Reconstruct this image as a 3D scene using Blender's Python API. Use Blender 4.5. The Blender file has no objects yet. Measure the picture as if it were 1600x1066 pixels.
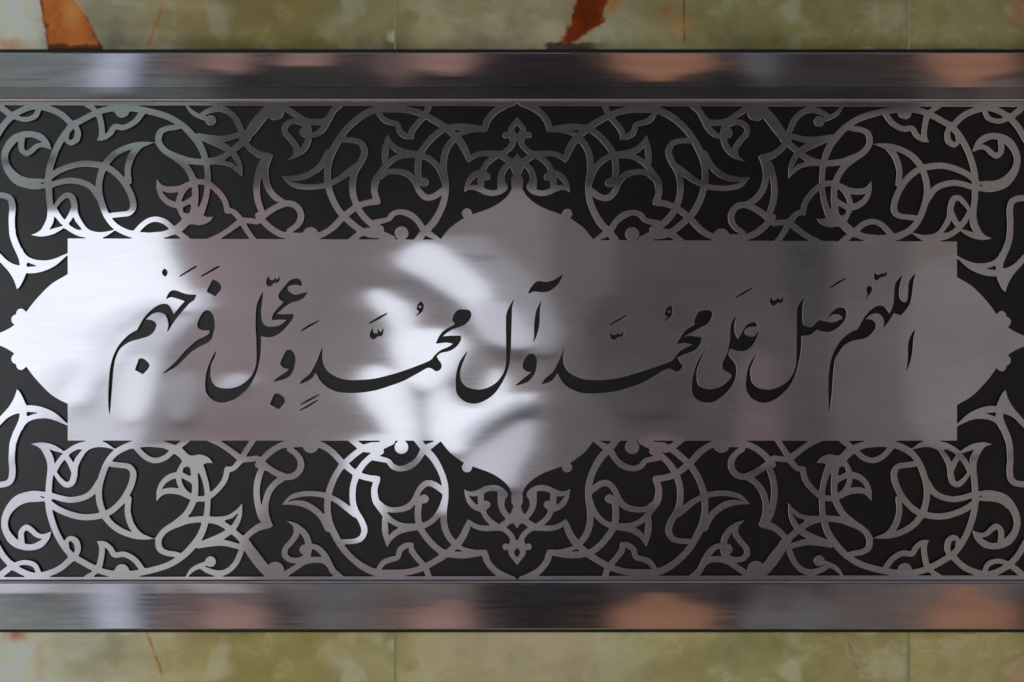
import bpy, math, random
import numpy as np
from mathutils import Vector
random.seed(7); np.random.seed(7)
C = bpy.context.scene.collection

# ---------------------------------------------------------------- camera, light, exposure
# 1 mm in the place = 1 pixel of the 1600x1066 photograph on the steel plate (plane y = 0)
D = 2.2222
cd = bpy.data.cameras.new('camera'); cam = bpy.data.objects.new('camera', cd); C.objects.link(cam)
cd.sensor_width = 36; cd.lens = 50; cd.clip_end = 200; cd.clip_start = .05
cam.location = (0, -D, 0); cam.rotation_euler = (math.radians(90), 0, 0)
bpy.context.scene.camera = cam
SUN_EL = math.radians(48)
w = bpy.data.worlds.new('World'); bpy.context.scene.world = w; w.use_nodes = True
nt = w.node_tree; bg = nt.nodes['Background']; sk = nt.nodes.new('ShaderNodeTexSky')
sk.sky_type = 'NISHITA'; sk.sun_disc = False; sk.sun_elevation = SUN_EL; sk.sun_rotation = 0.0
nt.links.new(sk.outputs[0], bg.inputs[0]); bg.inputs[1].default_value = .085
sl = bpy.data.lights.new('sun', 'SUN'); sun = bpy.data.objects.new('sun', sl); C.objects.link(sun)
sl.energy = 4.2; sl.angle = math.radians(.5); sl.color = (1, .96, .9)
sun.rotation_euler = (math.radians(-(90 - 48)), 0, math.radians(12))   # shines from behind the panel wall onto the wall opposite
vs = bpy.context.scene.view_settings
vs.view_transform = 'Standard'; vs.look = 'None'; vs.exposure = 0.62; vs.gamma = 1
bpy.context.scene.cycles.max_bounces = 8

def W(px, py, y=0.0):
    """point on the depth plane y that is seen at photo position px, py"""
    s = (D + y) / D
    return Vector(((px - 800) * .001 * s, y, (533 - py) * .001 * s))

# ---------------------------------------------------------------- outlines measured from the photograph
CROPS = dict(A=(0, 640, 3.807), B=(400, 640, 3.807), L=(0, 560, 7.614), T=(700, 780, 7.614), S=(700, 650, 7.614),
             C1=(150, 390, 7.614), C2=(150, 520, 7.614), C3=(310, 410, 7.614), C4=(310, 510, 7.614), C5=(480, 460, 6.6625),
             C6=(680, 420, 6.6625), C7=(680, 500, 6.6625), C8=(840, 470, 6.6625), C9=(1030, 430, 6.6625),
             C10=(1050, 500, 6.6625), C11=(1240, 410, 6.6625), C12=(1240, 510, 6.6625), P=(0, 0, 1), W=(540, 340, 2.538))

def parse(tag, s):
    ox, oy, k = CROPS[tag]; out = []
    for t in s.split():
        c = t.endswith('*'); v = [float(q) for q in t.rstrip('*').split(',')]
        p = [ox + v[0] / k, oy + v[1] / k]
        out.append((p[0], p[1], v[2] / k if len(v) > 2 else None, c))
    return out

def catmull(p0, p1, p2, p3, t):
    return .5 * ((2 * p1) + (-p0 + p2) * t + (2 * p0 - 5 * p1 + 4 * p2 - p3) * t * t + (-p0 + 3 * p1 - 3 * p2 + p3) * t ** 3)

def smooth_open(P, n=6):
    P = np.array(P, float); out = []
    for i in range(len(P) - 1):
        p1, p2 = P[i], P[i + 1]
        p0 = P[i - 1] if i > 0 else 2 * p1 - p2
        p3 = P[i + 2] if i + 2 < len(P) else 2 * p2 - p1
        for j in range(n): out.append(catmull(p0, p1, p2, p3, j / n))
    out.append(P[-1]); return np.array(out)

def smooth_closed(pts, n=5):
    m = len(pts); P = np.array([(a[0], a[1]) for a in pts]); out = []
    for i in range(m):
        p1, p2 = P[i], P[(i + 1) % m]
        L = np.linalg.norm(p2 - p1) + 1e-9
        if pts[i][3]: p0 = p1 - (p2 - p1)
        else:
            q = P[i - 1]; p0 = p1 + (q - p1) * min(1, 2 * L / (np.linalg.norm(q - p1) + 1e-9))
        if pts[(i + 1) % m][3]: p3 = p2 + (p2 - p1)
        else:
            q = P[(i + 2) % m]; p3 = p2 + (q - p2) * min(1, 2 * L / (np.linalg.norm(q - p2) + 1e-9))
        for j in range(n): out.append(catmull(p0, p1, p2, p3, j / n))
    return np.array(out)

class Field:
    """signed distance on a pixel grid: negative inside"""
    def __init__(s, x0, y0, x1, y1, h):
        s.x0, s.y0, s.h = x0, y0, h
        s.nx = int((x1 - x0) / h) + 1; s.ny = int((y1 - y0) / h) + 1
        s.f = np.full((s.ny, s.nx), 9.0)
    def win(s, lo, hi, pad):
        a = max(0, int((lo[0] - pad - s.x0) / s.h)); b = min(s.nx, int((hi[0] + pad - s.x0) / s.h) + 2)
        c = max(0, int((lo[1] - pad - s.y0) / s.h)); d = min(s.ny, int((hi[1] + pad - s.y0) / s.h) + 2)
        if a >= b or c >= d: return None
        X, Y = np.meshgrid(s.x0 + np.arange(a, b) * s.h, s.y0 + np.arange(c, d) * s.h)
        return (slice(c, d), slice(a, b)), X, Y
    def put(s, sl, d, cut):
        s.f[sl] = np.maximum(s.f[sl], -d) if cut else np.minimum(s.f[sl], d)
    def stroke(s, pts, cut=False, k=1.0):
        Q = smooth_open([(p[0], p[1], p[2]) for p in pts], 6)
        for (x1, y1, r1), (x2, y2, r2) in zip(Q[:-1], Q[1:]):
            r1 = max(r1 * k, .05); r2 = max(r2 * k, .05); m = max(r1, r2)
            g = s.win((min(x1, x2) - m, min(y1, y2) - m), (max(x1, x2) + m, max(y1, y2) + m), 3)
            if g is None: continue
            sl, X, Y = g; dx, dy = x2 - x1, y2 - y1
            t = np.clip(((X - x1) * dx + (Y - y1) * dy) / (dx * dx + dy * dy + 1e-9), 0, 1)
            s.put(sl, np.hypot(X - x1 - t * dx, Y - y1 - t * dy) - (r1 + t * (r2 - r1)), cut)
    def circle(s, cx, cy, r, cut=False):
        g = s.win((cx - r, cy - r), (cx + r, cy + r), 3)
        if g: s.put(g[0], np.hypot(g[1] - cx, g[2] - cy) - r, cut)
    def poly(s, Q, cut=False):
        Q = np.asarray(Q, float)[:, :2]
        g = s.win(Q.min(0), Q.max(0), 3)
        if g is None: return
        sl, X, Y = g; d = np.full(X.shape, 1e9); ins = np.zeros(X.shape, bool)
        for (x1, y1), (x2, y2) in zip(Q, np.roll(Q, -1, 0)):
            dx, dy = x2 - x1, y2 - y1
            t = np.clip(((X - x1) * dx + (Y - y1) * dy) / (dx * dx + dy * dy + 1e-12), 0, 1)
            d = np.minimum(d, (X - x1 - t * dx) ** 2 + (Y - y1 - t * dy) ** 2)
            if y1 != y2:
                c = ((y1 > Y) != (y2 > Y)) & (X < (x2 - x1) * (Y - y1) / (y2 - y1) + x1)
                ins ^= c
        d = np.sqrt(d); s.put(sl, np.where(ins, -d, d), cut)

def contours(F):
    f = F.f.copy(); f[np.abs(f) < 1e-4] = 1e-4
    ny, nx = f.shape; s = f < 0
    code = s[:-1, :-1] * 1 + s[:-1, 1:] * 2 + s[1:, 1:] * 4 + s[1:, :-1] * 8
    # edges of a cell: 0 top (y=j), 1 right, 2 bottom, 3 left ; ids: horizontal (j,i)->j*nx+i ; vertical -> N+j*nx+i
    N = nx * ny
    T = {1: [(3, 0)], 2: [(0, 1)], 3: [(3, 1)], 4: [(1, 2)], 5: [(3, 0), (1, 2)], 6: [(0, 2)], 7: [(3, 2)], 8: [(2, 3)], 9: [(2, 0)],
         10: [(0, 1), (2, 3)], 11: [(2, 1)], 12: [(1, 3)], 13: [(1, 0)], 14: [(0, 3)]}
    J, I = np.nonzero((code > 0) & (code < 15)); nxt = {}
    for j, i, c in zip(J.tolist(), I.tolist(), code[J, I].tolist()):
        e = (j * nx + i, N + j * nx + i + 1, (j + 1) * nx + i, N + j * nx + i)
        for a, b in T[c]: nxt.setdefault(e[a], []).append(e[b])
    def pt(e):
        if e < N:
            j, i = divmod(e, nx); a, b = f[j, i], f[j, i + 1]; return (F.x0 + (i + a / (a - b)) * F.h, F.y0 + j * F.h)
        j, i = divmod(e - N, nx); a, b = f[j, i], f[j + 1, i]; return (F.x0 + i * F.h, F.y0 + (j + a / (a - b)) * F.h)
    loops = []
    while nxt:
        st = next(iter(nxt)); e = st; L = []
        while e in nxt:
            L.append(pt(e)); v = nxt[e]; n = v.pop()
            if not v: del nxt[e]
            e = n
        if len(L) > 8 and e == st: loops.append(np.array(L))
    return loops

def rdp(P, tol):
    n = len(P); keep = np.zeros(n, bool)
    a = 0; b = int(np.argmax(((P - P[0]) ** 2).sum(1)))
    keep[[a, b]] = True
    Q = np.vstack([P, P[:1]]); st = [(a, b), (b, n)]
    while st:
        i, j = st.pop()
        if j - i < 2: continue
        d = Q[j] - Q[i]; L = np.hypot(*d) + 1e-9
        e = np.abs((Q[i + 1:j, 0] - Q[i, 0]) * d[1] - (Q[i + 1:j, 1] - Q[i, 1]) * d[0]) / L
        m = int(np.argmax(e))
        if e[m] > tol:
            m += i + 1; keep[m] = True; st += [(i, m), (m, j)]
    return P[keep]

# ---- lattice, bottom left quarter (centre line x, y, half width)
STROKES = [
 ('L', '270,600,40 400,602,44 520,628,42 640,682,38 740,748,22 842,815,2'),
 ('L', '275,640,42 264,730,44 228,820,44 182,920,44 150,1020,42 145,1080,42'),
 ('L', '235,830,40 262,780,40 325,722,40 430,690,36 560,682,38 670,715,32 770,775,16 830,808,4'),
 ('A', '72,220,20 69,300,20 73,370,21 58,428,20 0,447,20 -70,440,20'),
 ('A', '187,206,2 235,215,12 272,245,22 298,300,24 300,360,20 291,440,20 288,520,20 292,600,20 325,710,20 372,800,20 425,866,20 480,900,20 550,938,20 620,966,20 700,978,20 800,976,20 870,965,16'),
 ('A', '187,205,2 245,206,12 310,225,18 370,262,18 412,308,18 440,370,18'),
 ('A', '560,205,24 480,214,20 425,238,18 385,272,18 345,322,18 322,372,14'),
 ('A', '690,240,2 620,210,17 560,205,24 510,228,22 475,275,20 448,335,18 440,395,20 425,437,20 392,447,18 358,420,16 330,385,12'),
 ('A', '290,520,24 220,516,35 160,521,34 100,545,33 50,600,26 27,660,22 34,720,22 75,780,26 130,812,22 190,818,20 240,800,22 280,765,14 303,728,2'),
 ('A', '128,795,20 126,730,18 155,700,18 185,715,18 218,745,16 258,752,14 303,725,2'),
 ('A', '295,508,18 370,530,19 430,537,19 500,522,19 550,490,20 590,430,20'),
 ('A', '285,550,20 340,590,20 420,624,20 500,640,20 590,632,20 660,604,20 720,550,20 760,490,20 785,430,20 791,375,20 767,340,18 718,332,18 668,326,18 645,318,16'),
 ('A', '940,200,22 860,203,22 780,212,22 695,252,21 642,310,20 607,390,20 588,470,20 590,540,20 612,610,20 655,675,20 720,722,20 800,752,18 870,765,10 922,768,1'),
 ('A', '765,530,18 758,600,19 770,660,20 795,710,20 840,748,14 900,765,5'),
 ('A', '805,222,18 850,270,18 892,297,18 937,303,18 985,285,18 1025,250,18'),
 ('A', '900,203,22 980,212,22 1050,245,24 1110,290,26 1160,330,30'),
 ('A', '1110,305,22 1075,355,18 1062,410,17 1080,465,17 1115,505,18 1170,530,18 1230,525,18 1290,480,18 1335,420,18 1352,355,18'),
 ('A', '932,542,2 943,485,13 972,432,18 1020,398,20 1080,390,20 1125,410,20 1150,430,16'),
 ('A', '932,545,2 960,497,16 1010,483,20 1070,490,20 1120,512,20 1170,532,20'),
 ('A', '1150,340,22 1160,430,20 1157,510,20 1138,572,20 1100,630,20 1040,680,20 975,725,20 943,775,20 950,828,20 990,853,18 1045,862,18 1080,875,18'),
 ('A', '1195,350,22 1222,430,18 1234,510,18 1232,600,18 1218,680,20 1185,760,22 1130,830,22 1070,885,20 1000,925,20 930,948,20 860,965,20 800,975,20'),
 ('A', '1110,655,15 1210,650,18 1290,655,19 1360,642,16 1412,603,11 1440,560,1'),
 ('A', '1440,562,1 1424,635,14 1392,698,19 1340,742,22 1270,775,22 1195,800,18'),
 ('A', '1040,695,14 1120,665,16 1210,655,18 1295,668,20 1360,705,20 1420,755,20 1470,800,26'),
 ('A', '1180,812,16 1260,797,19 1330,793,20 1400,810,18 1450,825,18'),
 ('A', '1400,735,18 1440,775,22 1490,840,32 1550,920,34 1600,975,30 1650,1000,30'),
 ('A', '1432,850,18 1402,915,18 1355,960,18 1300,975,20 1240,960,18 1195,935,14'),
 ('A', '1105,1000,5 1140,957,14 1180,932,15 1225,915,14'),
 ('A', '1440,800,18 1465,765,16 1495,733,17 1540,705,18 1600,690,18'),
 ('A', '-30,790,20 20,872,20 80,932,20 150,972,20 220,988,20 300,970,20 370,935,20 435,872,20'),
 ('A', '-25,1005,20 45,950,20 95,920,16 150,908,16 205,925,17 232,975,16'),
 ('A', '590,925,18 562,968,16 515,1000,18'),
 ('A', '398,815,14 395,785,14 420,766,17 452,785,20 462,830,19 448,872,16'),
 ('A', '578,783,3 603,810,17 604,860,18 592,925,19'),
 ('A', '578,783,3 620,797,15 655,826,18 682,864,18 740,861,18 800,893,18 838,940,18 862,968,14'),
 ('A', '1035,245,20 1065,218,19 1110,185,18'),
 ('A', '1240,172,18 1310,205,18 1370,245,18 1430,292,20'),
 ('A', '1432,300,18 1468,238,17 1508,180,17'),
 ('A', '1428,300,18 1490,296,18 1530,293,18 1560,322,18 1600,352,18'),
 ('A', '1430,305,20 1388,350,17 1350,356,17'),
 ('B', '5,290,18 40,322,20 85,357,20 135,385,20 190,402,20 237,387,20 265,345,20 262,300,20 236,262,18 198,236,18'),
 ('B', '45,325,18 16,400,20 3,470,20 8,550,20 30,630,22 60,675,22'),
 ('B', '170,405,18 115,440,20 75,492,20 55,560,20 54,620,22 72,668,18 101,693,1'),
 ('B', '100,692,2 70,688,14 30,692,20 -20,722,18 -60,760,18'),
 ('B', '10,330,18 60,275,20 110,236,20 160,212,20 220,205,22 300,200,24 345,200,22 400,218,20 455,255,20 505,308,20 560,356,20 612,390,20 670,408,20 712,412,20'),
 ('B', '735,398,1 722,420,18 704,475,20 712,540,22 742,590,20 790,650,18 860,690,18 940,698,20 1010,686,18 1062,650,18 1100,595,18 1120,540,18'),
 ('B', '690,415,18 735,400,2'),
 ('B', '735,565,20 775,592,18 840,598,18 905,580,20 945,535,18 970,480,18 1010,442,20 1055,445,20 1112,484,20'),
 ('B', '765,650,16 768,720,20 775,770,14 780,818,2'),
 ('B', '780,818,2 800,765,16 850,725,20 910,710,18 960,703,18'),
 ('B', '1085,190,10 1035,218,20 995,248,20 965,295,18 920,335,20 860,353,18 812,338,18 788,308,16 740,295,18 690,285,18'),
 ('B', '960,180,22 1000,232,22 1055,290,22 1100,370,20 1124,450,20 1126,530,20 1116,610,20 1120,690,20 1145,755,20 1195,815,20'),
 ('B', '800,185,30 740,215,26 680,215,20 620,243,20 560,290,20 500,350,20 455,430,20 430,510,20 424,590,20 435,670,22 465,740,22 515,825,20 580,895,20 650,945,22 720,972,22 820,975,22 910,968,20 985,946,20 1060,908,20 1130,862,22 1190,808,20 1235,745,20 1260,685,16 1262,662,5'),
 ('B', '560,175,18 610,212,20 660,238,20 720,225,24'),
 ('B', '740,250,22 690,278,20 635,330,20 600,390,20 577,460,20 575,540,20 590,600,20 628,665,20 645,720,20 625,768,18 580,785,17 520,788,17'),
 ('B', '152,568,1 210,522,14 280,503,17 350,502,17 420,515,18 490,548,18 545,590,20 590,625,20'),
 ('B', '152,568,1 210,556,13 280,562,20 340,592,20 390,638,20 428,710,20'),
 ('B', '182,661,1 235,690,14 285,735,20 310,790,20 308,850,22 300,890,18'),
 ('B', '232,695,12 240,740,18 210,788,18 175,828,18 172,868,18 205,895,18 250,898,18 290,885,20'),
 ('B', '315,810,16 365,825,18 405,865,20 432,915,20 460,965,20 500,1000,20'),
 ('B', '160,990,20 235,942,18 290,905,20 350,895,20 400,900,18 435,925,18'),
 ('B', '725,955,14 760,912,18 805,893,18 842,882,16 858,835,18 895,810,18 932,797,5'),
 ('B', '932,795,4 925,835,18 955,882,18 1005,940,18 1028,1000,18'),
 ('B', '985,530,18 967,570,20 963,640,20 980,710,20 1028,780,20 1090,838,20 1150,862,20 1230,868,22 1300,862,20 1355,856,20 1375,905,20 1415,955,20 1470,992,22 1530,1018,22'),
 ('B', '1190,815,14 1250,838,14 1310,850,14 1374,840,3'),
 ('T', '245,245,4 290,305,30 370,342,34 460,352,36 560,345,38 640,350,36 710,395,34 760,455,34 790,540,34'),
 ('T', '625,-60,37 628,50,37 655,140,37 705,205,36 750,255,40'),
 ('T', '395,90,34 450,212,34 520,282,36 590,330,36'),
 ('T', '245,245,4 235,330,30 195,430,35 140,520,36'),
 ('S', '192,872,2 235,918,24 305,930,34 390,905,38 460,870,38 550,860,38 625,885,38 676,935,36 645,990,36 632,1066,37'),
 ('S', '192,872,2 222,950,22 252,1012,32 300,1068,36 365,1105,36 430,1105,36'),
 ('S', '390,950,38 392,1080,38'),
]
CIRCLES = [('A', 725, 962, 44), ('A', 1252, 905, 33), ('B', 325, 212, 48), ('B', 865, 224, 42), ('B', 1000, 533, 28), ('B', 290, 835, 32),
           ('B', 115, 957, 52), ('B', 1255, 345, 31), ('T', 455, 70, 50), ('T', 690, 572, 42), ('P', 25.6, 561.2, 8.4), ('P', 32.6, 571.2, 7.6)]
POLYS = [
 ('L', '200,365* 240,405 288,500 308,562 320,690* 235,655* 160,675 80,722 0,802* -80,880* -80,780* 0,690 100,580 165,470'),
 ('A', '1030,205* 1085,232 1130,272 1190,267 1240,285 1269,320* 1225,321 1205,345 1222,405* 1100,330* 1050,260*'),
 ('T', '760,-60* 755,40 776,90 745,170 690,240 600,310 700,335* 757,289* 788,302 820,352* 870,352* 870,-60*'),
 ('T', '735,500* 790,500* 820,492* 870,492* 870,800* 820,790* 765,722 718,645'),
 # cartouche with its side point and lower lobe
 ('P', '815,500* 815,785* 801.5,785* 799,775 801.2,777 798.5,768 792,757.7 781.4,748.5 768.3,740.6 755,735.3 740,730* 722.3,722.2* 707.9,711.7 700,704.5 687.6,689* 105.4,688.9* 105.4,631.3* 92,625 79,616.5 66,604 52,588.5 40.7,573.2* 23,553.6* 13,547 0,541 -14,537* -14,500*'),
]
CUTS_P = [('T', '820,588 850,640 820,692 787,640'), ('A', '305,243* 375,262* 325,296*'), ('A', '415,264* 490,235* 436,302*'),
          ('A', '1335,661* 1386,646* 1377,692*'), ('L', '322,647* 470,648* 400,662 322,690*'), ('A', '1092,345* 1112,345* 1133,398* 1085,372*'),
          ('A', '228,513* 262,520* 264,528*')]
CUTS_C = [('A', 429, 807, 11), ('A', 170, 941, 11), ('A', 185, 945, 9)]

SX0 = -14.0
q = Field(SX0, 528, 812, 912, .6)
for t, s in STROKES: q.stroke(parse(t, s), k=.97)
for t, x, y, r in CIRCLES:
    ox, oy, k = CROPS[t]; q.circle(ox + x / k, oy + y / k, r / k)
for t, s in POLYS: q.poly(smooth_closed(parse(t, s)))
for t, s in CUTS_P: q.poly(smooth_closed(parse(t, s), 3), cut=True)
for t, x, y, r in CUTS_C:
    ox, oy, k = CROPS[t]; q.circle(ox + x / k, oy + y / k, r / k, cut=True)
# the rim between lattice and frame, notched at the centre point
xx, yy = np.meshgrid(q.x0 + np.arange(q.nx) * q.h, q.y0 + np.arange(q.ny) * q.h)
rim = 901.0 - yy
q.f = np.minimum(q.f, rim)
q.poly([(815, 880), (796, 888), (803, 901), (808, 906.5), (815, 906.5)], cut=True)
for t, s in [('T', '735,500* 790,500* 820,492* 870,492* 870,800* 820,790* 765,722 718,645')]: q.poly(smooth_closed(parse(t, s)))
q.poly(smooth_closed(parse('T', '820,588 850,640 820,692 787,640'), 3), cut=True)
q.f[:, 0] = np.minimum(q.f[:, 0], .2)

# full sheet: the quarter repeats in all four corners (each corner a little stretched, as the sheet stands to the lens)
PX0, PX1, PY0, PY1 = -40.0, 1640.0, 152.0, 916.0
F = Field(PX0, PY0, PX1, PY1, .6)
X, Y = np.meshgrid(F.x0 + np.arange(F.nx) * F.h, F.y0 + np.arange(F.ny) * F.h)
u = 808 - X; right = u < 0; uu = np.where(right, -u / (1 - 3.1e-5 * -u), u)
cx = 808 - uu
top0 = 165 + .0016 * X; r0 = 372.2 + .0036 * (X - 105); c0 = 530.1 + .0019 * X; b0 = 901.1 - .0015 * X
tt = np.where(Y >= 689, 1 + (Y - 689) / (b0 - 689), np.where(Y >= c0, (Y - c0) / (689 - c0),
     np.where(Y >= r0, (c0 - Y) / (c0 - r0), 1 + (r0 - Y) / (r0 - top0))))
cb = 901.1 - .0015 * 400; cc = 530.5
cy = np.where(tt <= 1, cc + tt * (689 - cc), 689 + (tt - 1) * (cb - 689))
gi = (cx - q.x0) / q.h; gj = (cy - q.y0) / q.h
out = gi < 0
gi = np.clip(gi, 0, q.nx - 1.001); gj = np.clip(gj, 0, q.ny - 1.001)
i0 = gi.astype(int); j0 = gj.astype(int); a = gi - i0; b = gj - j0
F.f = (q.f[j0, i0] * (1 - a) + q.f[j0, i0 + 1] * a) * (1 - b) + (q.f[j0 + 1, i0] * (1 - a) + q.f[j0 + 1, i0 + 1] * a) * b
F.f[out] = -1.0
F.f = np.maximum(F.f, np.maximum(np.maximum(PX0 + 2 - X, X - PX1 + 2), np.maximum(PY0 + 1.5 - Y, Y - PY1 + 1.5)))

# ---- the cut calligraphy
LET = [
 ('C1', '818,228 848,262 842,300 822,322* 795,295 788,262'),
 ('C1', '1385,358* 1450,385 1485,435 1480,480 1418,555* 1315,498* 1345,435'),
 ('C1', '830,600* 860,530 905,490 960,492 1030,520 1110,538 1193,540* 1165,600 1110,640 1020,740 940,840 880,930 845,988* 862,900 850,830 820,770 740,746 660,770 590,832* 650,840 700,865 717,900 695,960 670,995 620,1030 540,1055 430,1085 350,1125 280,1185 235,1280 210,1390 200,1490 185,1690 160,1995* 148,1840 148,1690 160,1490 180,1360 210,1260 260,1160 320,1085 400,1010 490,960* 520,900 560,830 620,760 700,690 780,652 850,655 890,700 925,775* 1000,680 1060,615* 1000,592 900,565 860,575'),
 ('C2', '515,302* 570,315 630,370 628,410 565,495* 458,438* 490,370'),
 ('C1', '1320,722 1375,755 1405,830 1410,920 1392,1000 1380,1050 1330,1105 1230,1155 1130,1220 1040,1310 960,1385 870,1440 785,1482* 870,1410 960,1325 1050,1220 1110,1160 1200,1085 1290,1040 1345,1000 1348,955* 1300,960 1240,950 1205,905 1215,850 1260,765'),
 ('C3', '768,345* 765,400 752,500 745,600 755,690 790,750 860,770 960,755 1020,715 1050,680* 960,680 870,685* 885,620 940,550 1000,490 1015,475 970,440 950,400 970,350 1020,290 1080,225 1150,195 1205,205 1230,250 1225,282* 1160,265 1080,280 1058,310 1075,345 1140,385 1200,380 1300,352* 1250,420 1180,460 1110,475 1040,520 980,570 930,615* 1030,620 1130,615* 1125,660 1050,760 970,840 880,885 810,890 745,875* 742,1001 735,1111 710,1241 670,1361 600,1481 520,1561 420,1631 300,1666 210,1656 140,1611 90,1541 80,1461 85,1361 110,1251 160,1131 215,1046* 190,1131 150,1211 140,1321 155,1411 200,1471 270,1499 370,1503 470,1481 560,1426 630,1351 675,1251 690,1161 690,1011 685,861 680,800 680,650 690,520 720,430'),
 ('C3', '835,160* 845,200 870,215 900,205 905,165* 915,195 930,205 945,195 960,160* 965,205 940,240 895,245 870,275 830,285 805,250 812,200'),
 ('C4', '1080,280 1125,305 1152,370 1145,460 1110,560 1050,615 970,640 885,662* 960,600 1040,550 1080,508* 1020,495 980,460 975,425 1010,350 1040,295'),
 ('C4', '910,795* 970,810 1025,860 1020,910 960,988* 850,928* 880,850'),
 ('C5', '163,540* 155,640 165,720 210,800 300,860 400,890 520,895 700,880 850,845 1000,800 1150,745 1280,690 1330,635 1390,585 1470,550 1522,515* 1450,500 1340,512* 1380,430 1430,375 1527,320 1540,303* 1512,273 1522,223 1562,168 1632,158 1692,173 1707,213 1682,273 1622,323 1512,363 1442,408 1407,441* 1502,433 1602,433* 1597,478 1552,543 1482,588 1392,608 1345,645* 1370,690 1400,735 1385,780 1340,800 1300,772 1250,765 1150,820 1000,900 850,955 700,1000 550,1022 420,1025 300,1010 200,960 130,890 105,840 85,815* 55,865 0,905 -82,933* -60,900 22,832 84,727 127,622'),
 ('C5', '680,345* 685,390 700,405 730,405 735,355* 750,385 770,390 792,350* 790,400 770,435 735,435 700,465 670,460 652,430 655,400'),
 ('C5', '1185,75 1212,110 1205,160 1180,195 1110,243* 1165,185 1140,150 1155,100'),
 ('C6', '968,262* 985,215 1030,155 1080,130 1150,140 1220,125 1290,85 1335,42* 1310,110 1260,180 1190,230 1110,243 1030,235'),
 ('C6', '1105,330* 1090,420 1085,560 1060,680 1020,772* 1032,700 1032,580 1050,450 1080,380'),
 ('C7', '820,-215* 800,-133 795,17 790,167 785,350 770,470 740,560 690,660 620,760 530,830 430,868 340,860 270,820 225,760 215,680 220,560 260,430 340,318* 300,410 265,510 260,590 285,660 340,705 440,728 540,710 630,660 690,590 725,520 738,420 740,200 738,67 742,-53 770,-133'),
 ('C7', '1000,350 1045,375 1060,430 1045,530 1000,610 950,650 835,685* 920,610 1005,543* 950,535 910,490 920,430 955,375'),
 ('C8', '285,475* 265,580 280,680 330,750 420,800 520,825 660,828 800,815 950,780 1100,735 1250,685 1390,630 1431,584 1486,524 1556,484 1618,459* 1536,439 1446,452* 1486,384 1546,304 1636,249 1631,224 1646,174 1676,119 1736,99 1796,102 1821,134 1806,184 1766,244 1686,284 1596,334 1516,374* 1606,369 1711,384* 1696,444 1636,514 1536,554 1456,592* 1481,634 1511,674 1491,714 1456,739 1416,724 1376,704 1326,719 1266,754 1100,850 950,905 800,945 650,962 480,962 350,920 270,860 225,790 208,750* 160,820 110,850 40,868* 80,810 160,740 210,650 250,560'),
 ('C8', '765,305* 775,350 800,355 825,345 830,315* 850,345 875,340 895,300* 895,350 870,375 840,375 815,400 780,405 758,370 758,330'),
 ('C8', '1385,55 1405,80 1400,140 1370,185 1295,225* 1355,170 1325,145 1345,80'),
 ('C9', '1175,215* 1180,255 1200,265 1225,250 1235,225* 1250,250 1275,250 1295,215* 1295,260 1265,290 1235,285 1210,310 1180,315 1155,285 1155,250'),
 ('C10', '672,-41* 652,34 652,114 672,174 692,199* 727,134 777,54 837,24 877,34 889,69* 817,72 767,94 757,124 772,159 817,174 857,170 912,99* 887,174 847,254 787,309 727,324 657,314 612,296* 590,350 605,390 640,430 668,480 670,560 650,640 600,720 530,790 440,850 350,860 260,830 212,760 208,680 225,560 270,430 365,275* 310,390 268,490 257,580 267,660 310,705 400,725 500,700 570,650 620,590 610,560* 540,520 525,480 535,430 575,350 590,290 605,200 607,134 612,54 637,-6'),
 ('C10', '1391,-255* 1366,-170 1358,-40 1366,40 1416,75 1466,68 1526,8 1586,15 1666,28 1736,5 1781,-20* 1746,-55* 1696,-60 1646,-40 1596,5* 1656,-70 1716,-120 1776,-125 1811,-100 1816,-50 1786,20 1726,80 1656,120 1576,122 1506,100* 1466,140 1426,158 1351,165* 1345,300 1325,420 1290,560 1230,680 1150,770 1060,835 960,862 870,840 800,780 770,700 775,600 800,480 890,325* 850,420 815,510 820,600 840,660 900,710 1000,728 1100,705 1190,650 1250,580 1290,480 1298,380 1300,200 1300,50 1300,-20 1304,-120 1341,-190'),
 ('C11', '855,95* 865,125 890,130 920,110 915,95* 930,120 960,110 975,80* 975,125 945,150 905,155 885,180 850,185 838,150 845,110'),
 ('C11', '790,245 818,265 812,305 780,345 740,395* 770,335 760,300 765,260'),
 ('C11', '1140,125* 1115,200 1100,290 1105,370 1140,415 1175,410 1190,370 1195,270 1205,200 1270,105* 1250,200 1240,290 1220,400 1180,480 1120,545 1080,540 1045,525* 1000,600 930,695* 945,620 920,560 870,530 800,545 750,592* 810,600 855,635 850,690 800,750 740,790 620,815 530,862 465,950 430,1026 412,1186 400,1366 375,1596* 365,1416 365,1226 375,1096 400,986 450,876 520,786 600,726 665,700* 700,640 740,570 800,500 870,455 930,458 970,490 1000,535* 1035,460 1045,380 1055,250 1080,190'),
 ('C12', '1272,20* 1250,120 1240,250 1215,370 1172,478* 1190,360 1195,180 1225,90'),
]
LINES = [('C1', '995,320,4 1100,255,9 1190,203,8'), ('C1', '1255,318,5 1360,258,10 1458,203,9'), ('C3', '1225,815,6 1320,755,11 1432,695,5'),
         ('C4', '1220,930,5 1330,870,11 1435,812,5'), ('C4', '1210,1000,5 1310,945,11 1415,880,5'), ('C5', '648,300,6 740,250,10 828,200,5'),
         ('C8', '755,248,6 840,200,10 935,148,5'), ('C9', '800,232,5 880,185,10 975,128,5'), ('C11', '380,265,5 460,215,10 548,162,5')]
G = Field(PX0, PY0, PX1, PY1, .6)
for t, s in LET: G.poly(smooth_closed(parse(t, s)))
for t, s in LINES: G.stroke(parse(t, s))
for t, x, y, r in [('C5', 1174, 130, 15), ('C8', 1370, 113, 12)]:
    ox, oy, k = CROPS[t]; G.circle(ox + x / k, oy + y / k, r / k, cut=True)
F.f = np.maximum(F.f, -G.f)

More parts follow.
